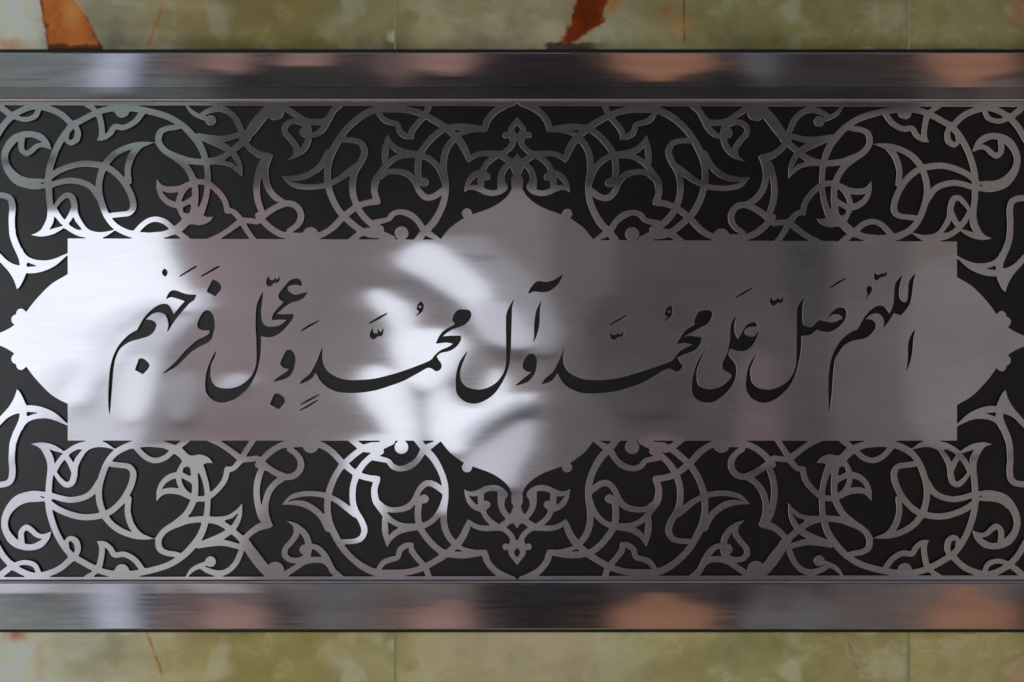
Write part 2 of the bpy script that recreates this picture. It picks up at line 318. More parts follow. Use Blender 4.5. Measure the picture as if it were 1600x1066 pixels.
# ---------------------------------------------------------------- helpers
def link(o, parent=None):
    C.objects.link(o)
    if parent: o.parent = parent
    return o
def mesh_obj(name, verts, faces, mat, parent=None, smooth=False):
    me = bpy.data.meshes.new(name); me.from_pydata([tuple(v) for v in verts], [], faces); me.update()
    me.materials.append(mat)
    if smooth: me.polygons.foreach_set('use_smooth', [True] * len(me.polygons))
    return link(bpy.data.objects.new(name, me), parent)
def tag(o, label=None, cat=None, kind=None, group=None):
    if label: o['label'] = label
    if cat: o['category'] = cat
    if kind: o['kind'] = kind
    if group: o['group'] = group
    return o
def empty(name, loc=(0, 0, 0)):
    o = bpy.data.objects.new(name, None); o.location = loc; o.empty_display_size = .05; return link(o)
def box(name, lo, hi, mat, parent=None, bev=0):
    x0, y0, z0 = lo; x1, y1, z1 = hi
    v = [(x0, y0, z0), (x1, y0, z0), (x1, y1, z0), (x0, y1, z0), (x0, y0, z1), (x1, y0, z1), (x1, y1, z1), (x0, y1, z1)]
    f = [(0, 3, 2, 1), (4, 5, 6, 7), (0, 1, 5, 4), (1, 2, 6, 5), (2, 3, 7, 6), (3, 0, 4, 7)]
    o = mesh_obj(name, v, f, mat, parent)
    if bev:
        m = o.modifiers.new('bevel', 'BEVEL'); m.width = bev; m.segments = 2
    return o
def sheet_from_loops(name, loops, half, bev, mat, parent=None, y=0.0, scale=None):
    cu = bpy.data.curves.new(name, 'CURVE'); cu.dimensions = '2D'; cu.fill_mode = 'BOTH'
    cu.extrude = half; cu.bevel_depth = bev; cu.bevel_resolution = 0; cu.offset = -bev
    for L in loops:
        sp = cu.splines.new('POLY'); sp.points.add(len(L) - 1)
        co = np.zeros((len(L), 4)); co[:, 0] = L[:, 0]; co[:, 1] = L[:, 1]; co[:, 3] = 1
        sp.points.foreach_set('co', co.ravel()); sp.use_cyclic_u = True
    tmp = bpy.data.objects.new('tmp', cu); C.objects.link(tmp)
    dg = bpy.context.evaluated_depsgraph_get()
    me = bpy.data.meshes.new_from_object(tmp.evaluated_get(dg))
    bpy.data.objects.remove(tmp); bpy.data.curves.remove(cu)
    n = len(me.vertices); co = np.empty(n * 3); me.vertices.foreach_get('co', co); co = co.reshape(-1, 3)
    new = np.column_stack([co[:, 0], y - co[:, 2], co[:, 1]])     # lay upright, front towards -y
    me.vertices.foreach_set('co', new.ravel())
    uv = me.uv_layers[0] if me.uv_layers else me.uv_layers.new(name='UVMap')
    vi = np.empty(len(me.loops), int); me.loops.foreach_get('vertex_index', vi)
    uv.data.foreach_set('uv', new[vi][:, [0, 2]].ravel())
    me.materials.clear(); me.materials.append(mat); me.update()
    me.name = name
    return link(bpy.data.objects.new(name, me), parent)
def node_mat(name):
    m = bpy.data.materials.new(name); m.use_nodes = True
    t = m.node_tree; return m, t, t.nodes['Principled BSDF']
def math_node(t, op, a, b=None, c=None):
    n = t.nodes.new('ShaderNodeMath'); n.operation = op
    for i, v in enumerate((a, b, c)):
        if v is None: continue
        if hasattr(v, 'is_linked') or hasattr(v, 'links'): t.links.new(v, n.inputs[i])
        else: n.inputs[i].default_value = v
    return n.outputs[0]
def noise(t, vec, sc, det=2, rough=.5, dist=0):
    n = t.nodes.new('ShaderNodeTexNoise'); n.inputs['Scale'].default_value = sc; n.inputs['Detail'].default_value = det
    n.inputs['Roughness'].default_value = rough; n.inputs['Distortion'].default_value = dist
    t.links.new(vec, n.inputs['Vector']); return n.outputs['Fac']
def mapped(t, src, scale):
    m = t.nodes.new('ShaderNodeMapping'); m.inputs['Scale'].default_value = scale
    t.links.new(src, m.inputs['Vector']); return m.outputs[0]
def ramp(t, fac, stops):
    r = t.nodes.new('ShaderNodeValToRGB'); t.links.new(fac, r.inputs[0])
    e = r.color_ramp.elements
    while len(e) < len(stops): e.new(.5)
    for k, (p, c) in zip(e, stops): k.position = p; k.color = (*c, 1) if len(c) == 3 else c
    return r.outputs[0]

# ---------------------------------------------------------------- materials
def steel(name, col, r_sharp, r_broad, broad, aniso, streak=.25, bump=.02, var=1.0):
    """brushed stainless steel: fine horizontal grain, a tight lobe and a wide hazy one"""
    m, t, p = node_mat(name)
    tc = t.nodes.new('ShaderNodeTexCoord').outputs['Object']
    fine = noise(t, mapped(t, tc, (9, 1, 1400)), 1, 3, .6)
    mid = noise(t, mapped(t, tc, (14, 1, 260)), 1, 3, .6)
    cloud = noise(t, mapped(t, tc, (3, 1, 6)), 1, 4, .6)
    br = t.nodes.new('ShaderNodeBump'); br.inputs['Strength'].default_value = bump; br.inputs['Distance'].default_value = .0004
    t.links.new(math_node(t, 'ADD', fine, math_node(t, 'MULTIPLY', mid, .6)), br.inputs['Height'])
    tan = t.nodes.new('ShaderNodeTangent'); tan.direction_type = 'UV_MAP'; tan.uv_map = 'UVMap'
    outn = t.nodes['Material Output']
    t.nodes.remove(p); gl = []
    for r in (r_sharp, r_broad):
        g = t.nodes.new('ShaderNodeBsdfAnisotropic'); g.distribution = 'GGX'
        g.inputs['Anisotropy'].default_value = aniso; g.inputs['Rotation'].default_value = .25
        rr = math_node(t, 'MULTIPLY', math_node(t, 'ADD', math_node(t, 'MULTIPLY', mid, streak), 1 - streak / 2), r)
        t.links.new(rr, g.inputs['Roughness']); t.links.new(br.outputs[0], g.inputs['Normal'])
        t.links.new(tan.outputs[0], g.inputs['Tangent'])
        c = ramp(t, math_node(t, 'ADD', math_node(t, 'ADD', math_node(t, 'MULTIPLY', fine, .2), math_node(t, 'MULTIPLY', mid, .45)), math_node(t, 'MULTIPLY', cloud, .35)),
                 [(.32, [v * (1 - .2 * var) for v in col]), (.68, [min(1, v * (1 + .12 * var)) for v in col])])
        t.links.new(c, g.inputs['Color']); gl.append(g)
    mx = t.nodes.new('ShaderNodeMixShader'); t.links.new(math_node(t, 'MAXIMUM', math_node(t, 'MULTIPLY_ADD', noise(t, mapped(t, tc, (2.5, 1, 9)), 2, 6, .65), .7 * broad * 2.4, broad * (1 - .84)), .02), mx.inputs[0])
    t.links.new(gl[0].outputs[0], mx.inputs[1]); t.links.new(gl[1].outputs[0], mx.inputs[2])
    t.links.new(mx.outputs[0], outn.inputs[0])
    return m
M_plate = steel('brushed steel sheet', (.70, .70, .73), .054, .34, .13, .5, streak=.5, bump=.0012, var=.55)
M_bar = steel('steel frame bar', (.62, .61, .63), .066, .3, .06, .5, streak=1.0, bump=.003)
M_bead = steel('dull steel bead', (.80, .68, .62), .3, .5, .5, .2)
M_edge = steel('cut steel edge', (.62, .52, .46), .22, .5, .4, .2)
M_bar2 = steel('darkened facet steel', (.42, .40, .41), .07, .3, .15, .5, bump=.002)  # darker steel colour stands in for the facet's dark reflection

m, t, p = node_mat('black glossy backing'); M_back = m
p.inputs['Base Color'].default_value = (.052, .052, .052, 1); p.inputs['Metallic'].default_value = 1
tc = t.nodes.new('ShaderNodeTexCoord').outputs['Object']
t.links.new(math_node(t, 'ADD', math_node(t, 'MULTIPLY', noise(t, tc, 8, 4), .12), .25), p.inputs['Roughness'])
m, t, p = node_mat('black sealant'); M_seal = m
p.inputs['Base Color'].default_value = (.012, .011, .01, 1); p.inputs['Roughness'].default_value = .6

m, t, p = node_mat('polished onyx'); M_onyx = m
at = t.nodes.new('ShaderNodeAttribute'); at.attribute_name = 'stone'
t.links.new(at.outputs['Color'], p.inputs['Base Color'])
p.inputs['Roughness'].default_value = .22; p.inputs['Specular IOR Level'].default_value = .3
p.inputs['Subsurface Weight'].default_value = .25; p.inputs['Subsurface Radius'].default_value = (.02, .016, .008)
p.inputs['Subsurface Scale'].default_value = .4
tc = t.nodes.new('ShaderNodeTexCoord').outputs['Object']
bp = t.nodes.new('ShaderNodeBump'); bp.inputs['Strength'].default_value = .08; bp.inputs['Distance'].default_value = .002
t.links.new(noise(t, tc, 40, 4), bp.inputs['Height']); t.links.new(bp.outputs[0], p.inputs['Normal'])
m, t, p = node_mat('cream joint mortar'); M_joint = m
p.inputs['Base Color'].default_value = (.38, .36, .21, 1); p.inputs['Roughness'].default_value = .8

def plain(name, col, var=.15, rough=.85, sc=3):
    m, t, p = node_mat(name); tc = t.nodes.new('ShaderNodeTexCoord').outputs['Object']
    n = noise(t, tc, sc, 4, .6)
    t.links.new(ramp(t, n, [(.3, [v * (1 - var) for v in col]), (.7, [min(.9, v * (1 + var)) for v in col])]), p.inputs['Base Color'])
    p.inputs['Roughness'].default_value = rough; p.inputs['Specular IOR Level'].default_value = .05
    return m

# ---------------------------------------------------------------- the steel panel
panel = empty('steel_panel', (0, .02, -.46))
tag(panel, 'brushed steel panel cut through with arabesque scrolls and Arabic calligraphy over black backing', 'panel')
OFF = panel.location
def adopt(o):
    o.parent = panel; o.matrix_parent_inverse = panel.matrix_basis.inverted() if False else o.matrix_parent_inverse
    o.location = -OFF; return o
loops = []
for L in contours(F):
    A = .5 * abs(np.sum(L[:, 0] * np.roll(L[:, 1], -1) - L[:, 1] * np.roll(L[:, 0], -1)))
    if A < 6: continue
    # light smoothing keeps the laser cut edges fair
    L2 = L + .25 * (np.roll(L, 1, 0) + np.roll(L, -1, 0) - 2 * L)
    R = rdp(L2, .09)
    loops.append(np.column_stack([(R[:, 0] - 800) * .001, (533 - R[:, 1]) * .001]))
print('loops', len(loops), 'points', sum(len(l) for l in loops))
from mathutils.geometry import delaunay_2d_cdt
def cut_plate(loops, c, th):
    """flat sheet with chamfered cut edges: front face, chamfer ring, wall of the cut"""
    V, E, Fc = [], [], []; ring = []
    def fval(P):
        gx = np.clip((P[:, 0] * 1000 + 800 - F.x0) / F.h, 0, F.nx - 1.01); gy = np.clip((533 - P[:, 1] * 1000 - F.y0) / F.h, 0, F.ny - 1.01)
        i, j = gx.astype(int), gy.astype(int); a, b = gx - i, gy - j
        return (F.f[j, i] * (1 - a) + F.f[j, i + 1] * a) * (1 - b) + (F.f[j + 1, i] * (1 - a) + F.f[j + 1, i + 1] * a) * b
    pts2, ed = [], []
    for L in loops:
        n = len(L); t = np.roll(L, -1, 0) - np.roll(L, 1, 0); t /= np.linalg.norm(t, axis=1)[:, None] + 1e-12
        nr = np.column_stack([t[:, 1], -t[:, 0]])
        sg = np.median(fval(L + nr * .001) - fval(L - nr * .001))
        if sg > 0: nr = -nr
        I = L + nr * c
        b0 = len(V); V += [(x, 0, z) for x, z in I] + [(x, c, z) for x, z in L] + [(x, th, z) for x, z in L]
        for i in range(n):
            j = (i + 1) % n
            Fc.append((b0 + i, b0 + j, b0 + n + j, b0 + n + i)); Fc.append((b0 + n + i, b0 + n + j, b0 + 2 * n + j, b0 + 2 * n + i))
        p0 = len(pts2); pts2 += [Vector((x, z)) for x, z in I]; ed += [(p0 + i, p0 + (i + 1) % n) for i in range(n)]
    ov, oe, of, *_ = delaunay_2d_cdt(pts2, ed, [], 0, 1e-6)
    P = np.array([(v.x, v.y) for v in ov]); T = np.array(of)
    keep = fval(P[T].mean(1)) < 0
    b0 = len(V); V += [(x, 0, z) for x, z in P]
    T = T[keep] + b0
    me = bpy.data.meshes.new('cutout_plate'); me.from_pydata(V, [], Fc + T.tolist()); me.update()
    import bmesh
    b = bmesh.new(); b.from_mesh(me)
    bmesh.ops.remove_doubles(b, verts=b.verts, dist=2e-6)
    for f in b.faces:
        if f.calc_area() > 0 and f.normal.y > .3: f.normal_flip()
    b.to_mesh(me); b.free()
    uv = me.uv_layers.new(name='UVMap'); co = np.empty(len(me.vertices) * 3); me.vertices.foreach_get('co', co); co = co.reshape(-1, 3)
    vi = np.empty(len(me.loops), int); me.loops.foreach_get('vertex_index', vi); uv.data.foreach_set('uv', co[vi][:, [0, 2]].ravel())
    me.materials.append(M_plate); me.materials.append(M_edge)
    ny_ = np.empty(len(me.polygons) * 3); me.polygons.foreach_get('normal', ny_); ny_ = ny_.reshape(-1, 3)[:, 1]
    me.polygons.foreach_set('material_index', (ny_ > -.97).astype(np.int32))
    print('plate faces', len(me.polygons))
    return link(bpy.data.objects.new('cutout_plate', me))
plate = adopt(cut_plate(loops, .00048, .0036))
back = adopt(box('backing_sheet', (-.84, .0058, -.386), (.84, .0085, .384), M_back))

def bar(name, prof, mat, x0=-.86, x1=.86, ends=True):
    """bar running along x with the section prof [(y, z)...]"""
    n = len(prof); V = [(x, y, z) for x in (x0, x1) for y, z in prof]
    Fc = [(i, (i + 1) % n, n + (i + 1) % n, n + i) for i in range(n)]
    Fc += [tuple(range(n))[::-1], tuple(range(n, 2 * n))]
    o = mesh_obj(name, V, Fc, mat)
    me = o.data; uv = me.uv_layers.new(name='UVMap')
    for lp in me.loops: v = me.vertices[lp.vertex_index].co; uv.data[lp.index].uv = (v.x, v.z)
    import bmesh
    b = bmesh.new(); b.from_mesh(me); bmesh.ops.recalc_face_normals(b, faces=b.faces); b.to_mesh(me); b.free()
    return o
def smooth_by_angle(o, ang):
    me = o.data; me.polygons.foreach_set('use_smooth', [True] * len(me.polygons))
    me.set_sharp_from_angle(angle=math.radians(ang)); return o
def zz(py, y): return W(800, py, y).z
def face_arc(pya, pyb, y, sag, n=12):
    za, zb = zz(pya, y), zz(pyb, y)
    return [(y + sag * (1 - i / n) ** 2, za + (zb - za) * i / n) for i in range(n + 1)]
YB = -.012
# top bar: crowned face (photo y 83-137), narrow inner facet (137-154), thin bright bead at 156
pt = [(.02, zz(82, YB))] + [(YB + .0030, zz(82.0, YB))] + face_arc(83.5, 137, YB, .0016) + [(.02, zz(137, YB))]
tb = adopt(smooth_by_angle(bar('frame_bar', pt, M_bar), 20)); tb['label'] = 'upper steel frame bar'
pt = [(.02, zz(137.3, YB))] + [(YB + .0015, zz(137.3, YB)), (YB + .0015, zz(153.8, YB)), (.0195, zz(153.8, YB))]
fl = adopt(bar('frame_facet', pt, M_bar2))
pb = [(.02, zz(984.5, YB))] + [(YB + .0034, zz(984.0, YB))] + face_arc(982.5, 912, YB, .0019) + [(.0195, zz(912, YB))]
bb = adopt(smooth_by_angle(bar('frame_bar', pb, M_bar), 20)); bb['label'] = 'lower steel frame bar'
for py in (156.0, 909.6):
    c = W(800, py, -.008); R = .0014
    pr = [(c.y + R * math.cos(a), c.z + R * math.sin(a)) for a in [i * math.pi / 6 for i in range(12)]]
    adopt(smooth_by_angle(bar('edge_bead', pr, M_bead), 60))
for s in (-1, 1):
    o = box('side_bar', (min(s * .845, s * .905), YB, zz(984.5, YB)), (max(s * .845, s * .905), .0195, zz(82, YB)), M_bar, bev=.001)
    o.data.uv_layers.new(name='UVMap'); adopt(o)

# ---------------------------------------------------------------- onyx wall
def vnoise(X, Y, seed):
    r = np.random.RandomState(seed); T = r.rand(257, 257)
    xi = np.floor(X).astype(int); yi = np.floor(Y).astype(int); a = X - xi; b = Y - yi
    a = a * a * (3 - 2 * a); b = b * b * (3 - 2 * b); xi %= 256; yi %= 256
    return (T[yi, xi] * (1 - a) + T[yi, xi + 1] * a) * (1 - b) + (T[yi + 1, xi] * (1 - a) + T[yi + 1, xi + 1] * a) * b
def fbm(X, Y, seed, o=5):
    s = 0; a = .5; t = 0
    for k in range(o): s = s + a * vnoise(X * 2 ** k + 17 * k, Y * 2 ** k + 31 * k, seed + k); t += a; a *= .55
    return s / t
def lerp(a, b, t): t = np.clip(t, 0, 1)[..., None]; return a * (1 - t) + np.array(b) * t
def sst(a, b, x): t = np.clip((x - a) / (b - a), 0, 1); return t * t * (3 - 2 * t)
def srgb(c): return np.array([((v / 255 + .055) / 1.055) ** 2.4 if v > 10 else v / 3294 for v in c])
def onyx_colour(X, d, bottom):
    """X: photo x, d: distance from the steel frame in mm"""
    wx = X + 22 * (fbm(X / 40, d / 40, 3) - .5); wd = d + 22 * (fbm(X / 40, d / 40, 9) - .5)
    kx = [-200, 0, 50, 110, 180, 250, 330, 420, 480, 560, 617, 700, 820, 900, 980, 1060, 1130, 1250, 1380, 1425, 1500, 1600, 1800]
    kc = [(196, 198, 170), (212, 214, 186), (214, 214, 184), (188, 184, 158), (176, 170, 138), (176, 162, 118), (160, 144, 92), (150, 136, 80), (154, 140, 84), (168, 156, 108),
          (160, 150, 100), (188, 172, 132), (192, 176, 138), (182, 166, 128), (166, 158, 116), (164, 150, 100), (150, 142, 94), (152, 142, 92),
          (152, 138, 92), (156, 144, 92), (164, 152, 104), (156, 142, 92), (160, 146, 96)]
    kc = np.array([srgb(c) for c in kc])
    base = np.stack([np.interp(wx, kx, kc[:, i]) for i in range(3)], -1)
    n1 = fbm(wx / 60, wd / 60, 21, 4); n2 = fbm(wx / 16, wd / 22, 33); n3 = fbm(X / 5, d / 5, 41)
    base = base * (1 + .7 * (n1[..., None] - .5) + .14 * (n2[..., None] - .5) + .05 * (n3[..., None] - .5))
    cl = fbm(wx / 50 + .5 * n1, wd / 60, 77, 3); base = lerp(base, srgb((196, 192, 158)), sst(.50, .82, cl) * .55)          # pale clouds
    base = lerp(base, srgb((122, 108, 48)), sst(.45, .80, fbm(wx / 90, wd / 50, 55, 3)) * .4)                              # deep olive
    wisp = np.abs(fbm(X / 70 + .5 * n1, d / 30 + .5 * n2, 63) - .5); base = lerp(base, srgb((214, 212, 186)), np.exp(-(wisp / .04) ** 2) * sst(.45, .6, n1) * .14)
    cells = fbm(wx / 14, wd / 20, 91, 3); base = lerp(base, srgb((226, 228, 214)), sst(.48, .56, cells) * sst(90, 30, X) * .75)
    base = base * (1.08 if bottom else .68 + .5 * sst(90, 0, X)[..., None] - .22 * sst(30, 0, d + 14 * (n1 - .5) * 2)[..., None])  # upper slabs' dimmer light and contact shade by the frame put into colour
    rust = srgb((190, 96, 30)); deep = srgb((92, 34, 14)); jag = 12 * (n2 - .5) + 6 * (n3 - .5)
    if not bottom:
        l = np.interp(78 - d, [0, 30, 60, 80], [62, 68, 73, 74]) + jag; r = np.interp(78 - d, [0, 12, 30, 55, 80], [112, 126, 138, 152, 160]) + jag
        ins = np.minimum(X - l, r - X)
        base = lerp(base, rust * 1.15 + 0 * base, sst(-1.5, 1.5, ins)) if False else base * (1 - sst(-2.5, 3, ins))[..., None] + (srgb((176, 98, 42)) * (.35 + 1.0 * n1[..., None] + .55 * (n2[..., None] - .3) + .3 * (n3[..., None] - .5))) * sst(-2.5, 3, ins)[..., None]
        base = lerp(base, deep, (np.exp(-((ins - 1.5) / 2.2) ** 2)) * sst(.42, .6, n2 + .1) * .9)
        base = lerp(base, srgb((235, 170, 90)), np.exp(-((X - 112 + jag) / 14) ** 2) * np.exp(-((d - 60) / 22) ** 2) * .6)
        l = np.interp(78 - d, [0, 30, 68], [902, 892, 868]) + jag * 1.5; r = np.interp(78 - d, [0, 15, 35, 60, 70], [952, 944, 942, 905, 884]) + jag * 1.5
        ins = np.minimum(X - l, r - X); ins = np.minimum(ins, d - 8)
        k = sst(-4, 5, ins)[..., None]; base = base * (1 - k) + (srgb((104, 42, 14)) * (.25 + 1.1 * n2[..., None] + .4 * n3[..., None])) * k
        k = np.exp(-((X - 962 + (78 - d) * .5) / 10) ** 2) * sst(50, 66, d); base = lerp(base, srgb((170, 88, 34)), k * .6)
        k = np.exp(-((X - 1040) / 7) ** 2 - ((d - 62) / 5) ** 2); base = lerp(base, srgb((165, 80, 30)), k * .8)
        k = np.exp(-((X - 1069 + jag * .3) / 1.4) ** 2) * sst(8, 14, d); base = lerp(base, srgb((70, 34, 14)), k * .8)
        k = np.exp(-((X - 1064) / 16) ** 2) * np.exp(-((d - 38) / 14) ** 2); base = lerp(base, srgb((186, 126, 70)), k * .5)
        k = np.exp(-((X - 1592) / 16) ** 2) * sst(30, 55, d); base = lerp(base, srgb((150, 80, 30)), k * .6)
        k = np.exp(-((X - 15) / 25) ** 2) * sst(24, 10, d); base = lerp(base, srgb((200, 120, 60)), k * .6)
        for xa, xb, dd in ((74, 163, 9), (850, 965, 12),):
            k = sst(xa, xa + 6, X + jag) * sst(xb, xb - (60 if xa == 850 else 6), X + jag) * sst(dd + 2, dd - 3, d + jag * .5); base = lerp(base, srgb((44, 28, 18)), k * .85)
    else:
        k = np.exp(-((X - 26) / 17) ** 2) * sst(22, 5, d + jag); base = lerp(base, srgb((176, 90, 50)), k * .85)
        k = np.exp(-((X - 62) / 10) ** 2) * sst(10, 20, d) * sst(90, 70, d); base = lerp(base, srgb((214, 178, 136)), k * .5)
        k = np.exp(-((X - 1590) / 22) ** 2) * sst(30, 60, d); base = lerp(base, srgb((170, 120, 70)), k * .5)
    vx = np.interp(d, [0, 25, 40, 60, 80, 120], [229, 239, 244, 250, 256, 262]) + jag * .6
    k = np.exp(-((X - vx) / (1.2 + 2.2 * n2)) ** 2); base = lerp(base, srgb((156, 92, 28)), k * sst(.3, .5, n1 + .1) * sst(.35, .6, n2 + .1) * .75)
    vx = np.interp(d, [0, 30, 60, 90], [1322, 1330, 1340, 1342]) + jag * .5
    k = np.exp(-((X - vx) / 2) ** 2) * sst(8, 20, d); base = lerp(base, srgb((136, 84, 34)), k * sst(.3, .6, n2) * .65)
    # clouded pale tooth beside the joint at 617
    k = sst(0, 3, X - 604 + .25 * np.abs(d - 22) * 1.6) * sst(618, 616, X) * sst(10, 13, d) * sst(32, 28, d) * sst(14, 0, np.abs(d - 20) * .55 + (616 - X) * .6)
    base = lerp(base, srgb((178, 186, 146)), k * .8)
    lum = base.mean(-1, keepdims=True); base = lum + (base - lum) * 1.02
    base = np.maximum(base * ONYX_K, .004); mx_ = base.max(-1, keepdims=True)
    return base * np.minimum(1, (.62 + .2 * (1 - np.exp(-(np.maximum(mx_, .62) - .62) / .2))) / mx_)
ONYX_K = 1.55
wall = empty('onyx_wall', (0, .03, -2.4)); WO = wall.location
tag(wall, 'green and amber onyx slab wall around the steel panel, with thin vertical joints', 'wall')
joints = [-390, 617, 1420, 2240]
YO = -.003
def slab(x0, x1, py0, py1, bottom, step):
    a = W(x0 + .9, py0, YO); b = W(x1 - .9, py1, YO)
    xs = np.arange(x0 + .9, x1 - .9, step); xs = np.append(xs, x1 - .9)
    ys = np.linspace(py0, py1, max(2, int(abs(py1 - py0) / step) + 1))
    gx, gy = np.meshgrid(xs, ys); s = (D + YO) / D
    d = (gy - 988) if bottom else (78 - gy)
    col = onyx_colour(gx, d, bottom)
    ny, nx = gx.shape
    V = np.column_stack([((gx - 800) * .001 * s).ravel(), np.full(gx.size, YO), ((533 - gy) * .001 * s).ravel()])
    # rounded edges: first and last rows and columns drop back
    e = np.zeros_like(gx); e[:, 0] = e[:, -1] = .0012; e[0] = np.maximum(e[0], .0012); e[-1] = np.maximum(e[-1], .0012)
    V[:, 1] += e.ravel()
    idx = np.arange(nx * ny).reshape(ny, nx)
    Fq = np.column_stack([idx[:-1, :-1].ravel(), idx[1:, :-1].ravel(), idx[1:, 1:].ravel(), idx[:-1, 1:].ravel()])
    # sides and back
    rim_ = np.concatenate([idx[0, :], idx[1:, -1], idx[-1, -2::-1], idx[-2:0:-1, 0]])
    n0 = len(V); R = V[rim_].copy(); R[:, 1] = .018; V = np.vstack([V, R]); m_ = len(rim_)
    sides = [(int(rim_[i]), int(rim_[(i + 1) % m_]), n0 + (i + 1) % m_, n0 + i) for i in range(m_)]
    me = bpy.data.meshes.new('onyx_slab'); me.from_pydata(V.tolist(), [], Fq.tolist() + sides + [tuple(range(n0 + m_ - 1, n0 - 1, -1))])
    me.materials.append(M_onyx)
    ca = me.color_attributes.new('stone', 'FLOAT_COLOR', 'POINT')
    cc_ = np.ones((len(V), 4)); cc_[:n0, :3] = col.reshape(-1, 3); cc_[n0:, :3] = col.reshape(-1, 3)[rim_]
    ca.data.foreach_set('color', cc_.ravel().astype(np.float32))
    me.update(); o = link(bpy.data.objects.new('onyx_slab', me), wall); o.location = -WO
    return o
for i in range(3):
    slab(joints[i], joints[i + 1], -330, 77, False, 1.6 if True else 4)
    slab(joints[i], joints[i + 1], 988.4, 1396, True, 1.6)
for x in joints[1:3]:
    for y0, y1 in ((-330, 77), (988.4, 1396)):
        a = W(x - 1.6, y1, -.0018); b = W(x + 1.6, y0, -.0018)
        o = box('joint', (a.x, -.0028, a.z), (b.x, .015, b.z), M_joint, wall); o.location = -WO
# dark bed behind slabs and frame, showing as the black line round the frame
o = box('wall_core', (-1.25, .021, -2.4), (1.5, .16, .9), M_seal, wall); o.location = -WO
o = box('sealant', (-.95, .0, zz(990, 0)), (.95, .0207, zz(975, 0)), M_seal, wall); o.location = -WO
o = box('sealant', (-.95, .0, zz(90, 0)), (.95, .0207, zz(75.5, 0)), M_seal, wall); o.location = -WO
# ---------------------------------------------------------------- unseen plank wall and reflectors, added to give the steel its reflections
EY = -2 * D            # here 1 mm of the plate mirrors 3 mm
def EN(px, py): return ((px - 800) * .003, (533 - py) * .003)
ground = mesh_obj('pavement', [(-30, -30, -2.4), (30, -30, -2.4), (30, 30, -2.4), (-30, 30, -2.4)], [(0, 1, 2, 3)], plain('grey paving stone', (.36, .35, .32), sc=.8))
tag(ground, kind='structure')
opp = empty('added_plank_wall', (0, EY, -2.4)); tag(opp, 'unseen plank wall added opposite the steel panel to fill its reflections', 'wall')
def reflector(pts, mat, label, y=.03, name='added_reflector', tagp='P', n=5):
    Q = smooth_closed(parse(tagp, pts), n); Q = rdp(Q, .3)
    L = np.column_stack([(Q[:, 0] - 800) * .003, (533 - Q[:, 1]) * .003])
    o = sheet_from_loops(name, [L], .006, 0, mat, y=0.0)
    # origin at the sheet's own place
    c = L.mean(0); me = o.data
    for v in me.vertices: v.co.x -= c[0]; v.co.z -= c[1]
    o.location = (c[0], EY + y, c[1])
    return tag(o, label, 'reflector', group='unseen reflectors added opposite the steel')
# planks: (photo x from, to, tone set for the steel's reflection)
planks = [(-500, -60, (.10, .12, .11)), (-60, 60, (.13, .15, .14)), (60, 150, (.10, .105, .10)), (150, 290, (.12, .10, .105)), (290, 420, (.135, .095, .095)),
          (420, 560, (.115, .095, .095)), (560, 700, (.12, .098, .098)), (700, 860, (.12, .10, .10)), (860, 960, (.075, .062, .06)),
          (960, 1080, (.042, .031, .031)), (1080, 1190, (.045, .035, .037)), (1190, 1300, (.048, .039, .039)), (1300, 1420, (.08, .066, .063)),
          (1420, 1600, (.118, .098, .09)), (1600, 2100, (.11, .095, .09))]
planks = [(a, b, tuple(v * (.9 if a < 860 else .8) for v in c)) for a, b, c in planks]
for i, (a, b, c) in enumerate(planks):
    x0, x1 = EN(a, 0)[0], EN(b, 0)[0]
    o = box('plank', (x0 + .001, EY - .06, -2.4), (x1 - .001, EY, 2.7), plain('reflector wood', c, .18, sc=1.5), opp); o.location = -Vector(opp.location)
M_white = plain('white reflector', (.70, .74, .80), .03); M_grey = plain('grey reflector', (.40, .41, .46), .08); M_lgrey = plain('pale reflector', (.60, .62, .68), .06)  # tones picked for the bright, grey and dark reflections in the steel
M_haze = plain('dull grey reflector', (.19, .185, .195), .1); M_mid = plain('mid grey reflector', (.25, .24, .24), .1); M_rose = plain('rose grey cloth', (.075, .054, .056), .15); M_dkb = plain('dark brown cloth', (.028, .021, .02), .2); M_haze2 = plain('warm grey cloth', (.112, .098, .095), .1); M_brown = plain('brown cloth', (.085, .06, .052), .2); M_steelgrey = plain('dull steel grey cloth', (.075, .075, .078), .2); M_black = plain('black cloth', (.006, .006, .007), .2); M_orange = plain('terracotta cloth', (.19, .095, .058), .2); M_pink = plain('dusty pink cloth', (.21, .125, .11), .2)
M_teal = plain('grey green cloth', (.10, .12, .115), .3); M_blue = plain('pale blue cloth', (.34, .37, .46), .15); M_dark = plain('dark reflector', (.017, .015, .0145), .3)
reflector('-560,332* 258,332* 268,370 274,400 292,440 306,462 300,486 262,486 230,505 205,545 170,590 110,640 40,700 -60,760 -560,780*', M_white, 'large white cloth added at the left end of the opposite wall', .05)
reflector('-1500,-200* -70,-200* -60,200 -80,331* -560,331* -560,785* -80,800 -60,1000* -70,1290* -1500,1290*', M_white, 'very large white sheet added at the far left of the opposite wall', .02)
reflector('-200,640* 60,560 170,470 240,470 296,470 322,450 330,478 300,505 262,545 246,600 236,650 215,700 120,760 90,860 70,960* -200,960*', M_grey, 'grey cloth added below and behind the large white one', .03)
reflector('60,700* 330,690* 420,760 380,860 400,960* 60,960*', M_mid, 'mid grey cloth added low on the left of the opposite wall', .018)
reflector('205,560 240,560 250,580 235,640 205,660 190,620', M_lgrey, 'small pale cloth added beside the grey one', .045)
W_ = 'W'
reflector('205,182 262,112 350,104 430,150 490,200 560,262 600,350 625,440 640,500 600,508 550,480 510,420 478,360 400,300 300,240', M_lgrey, 'pale slanting cloth added near the middle', .04, tagp=W_)
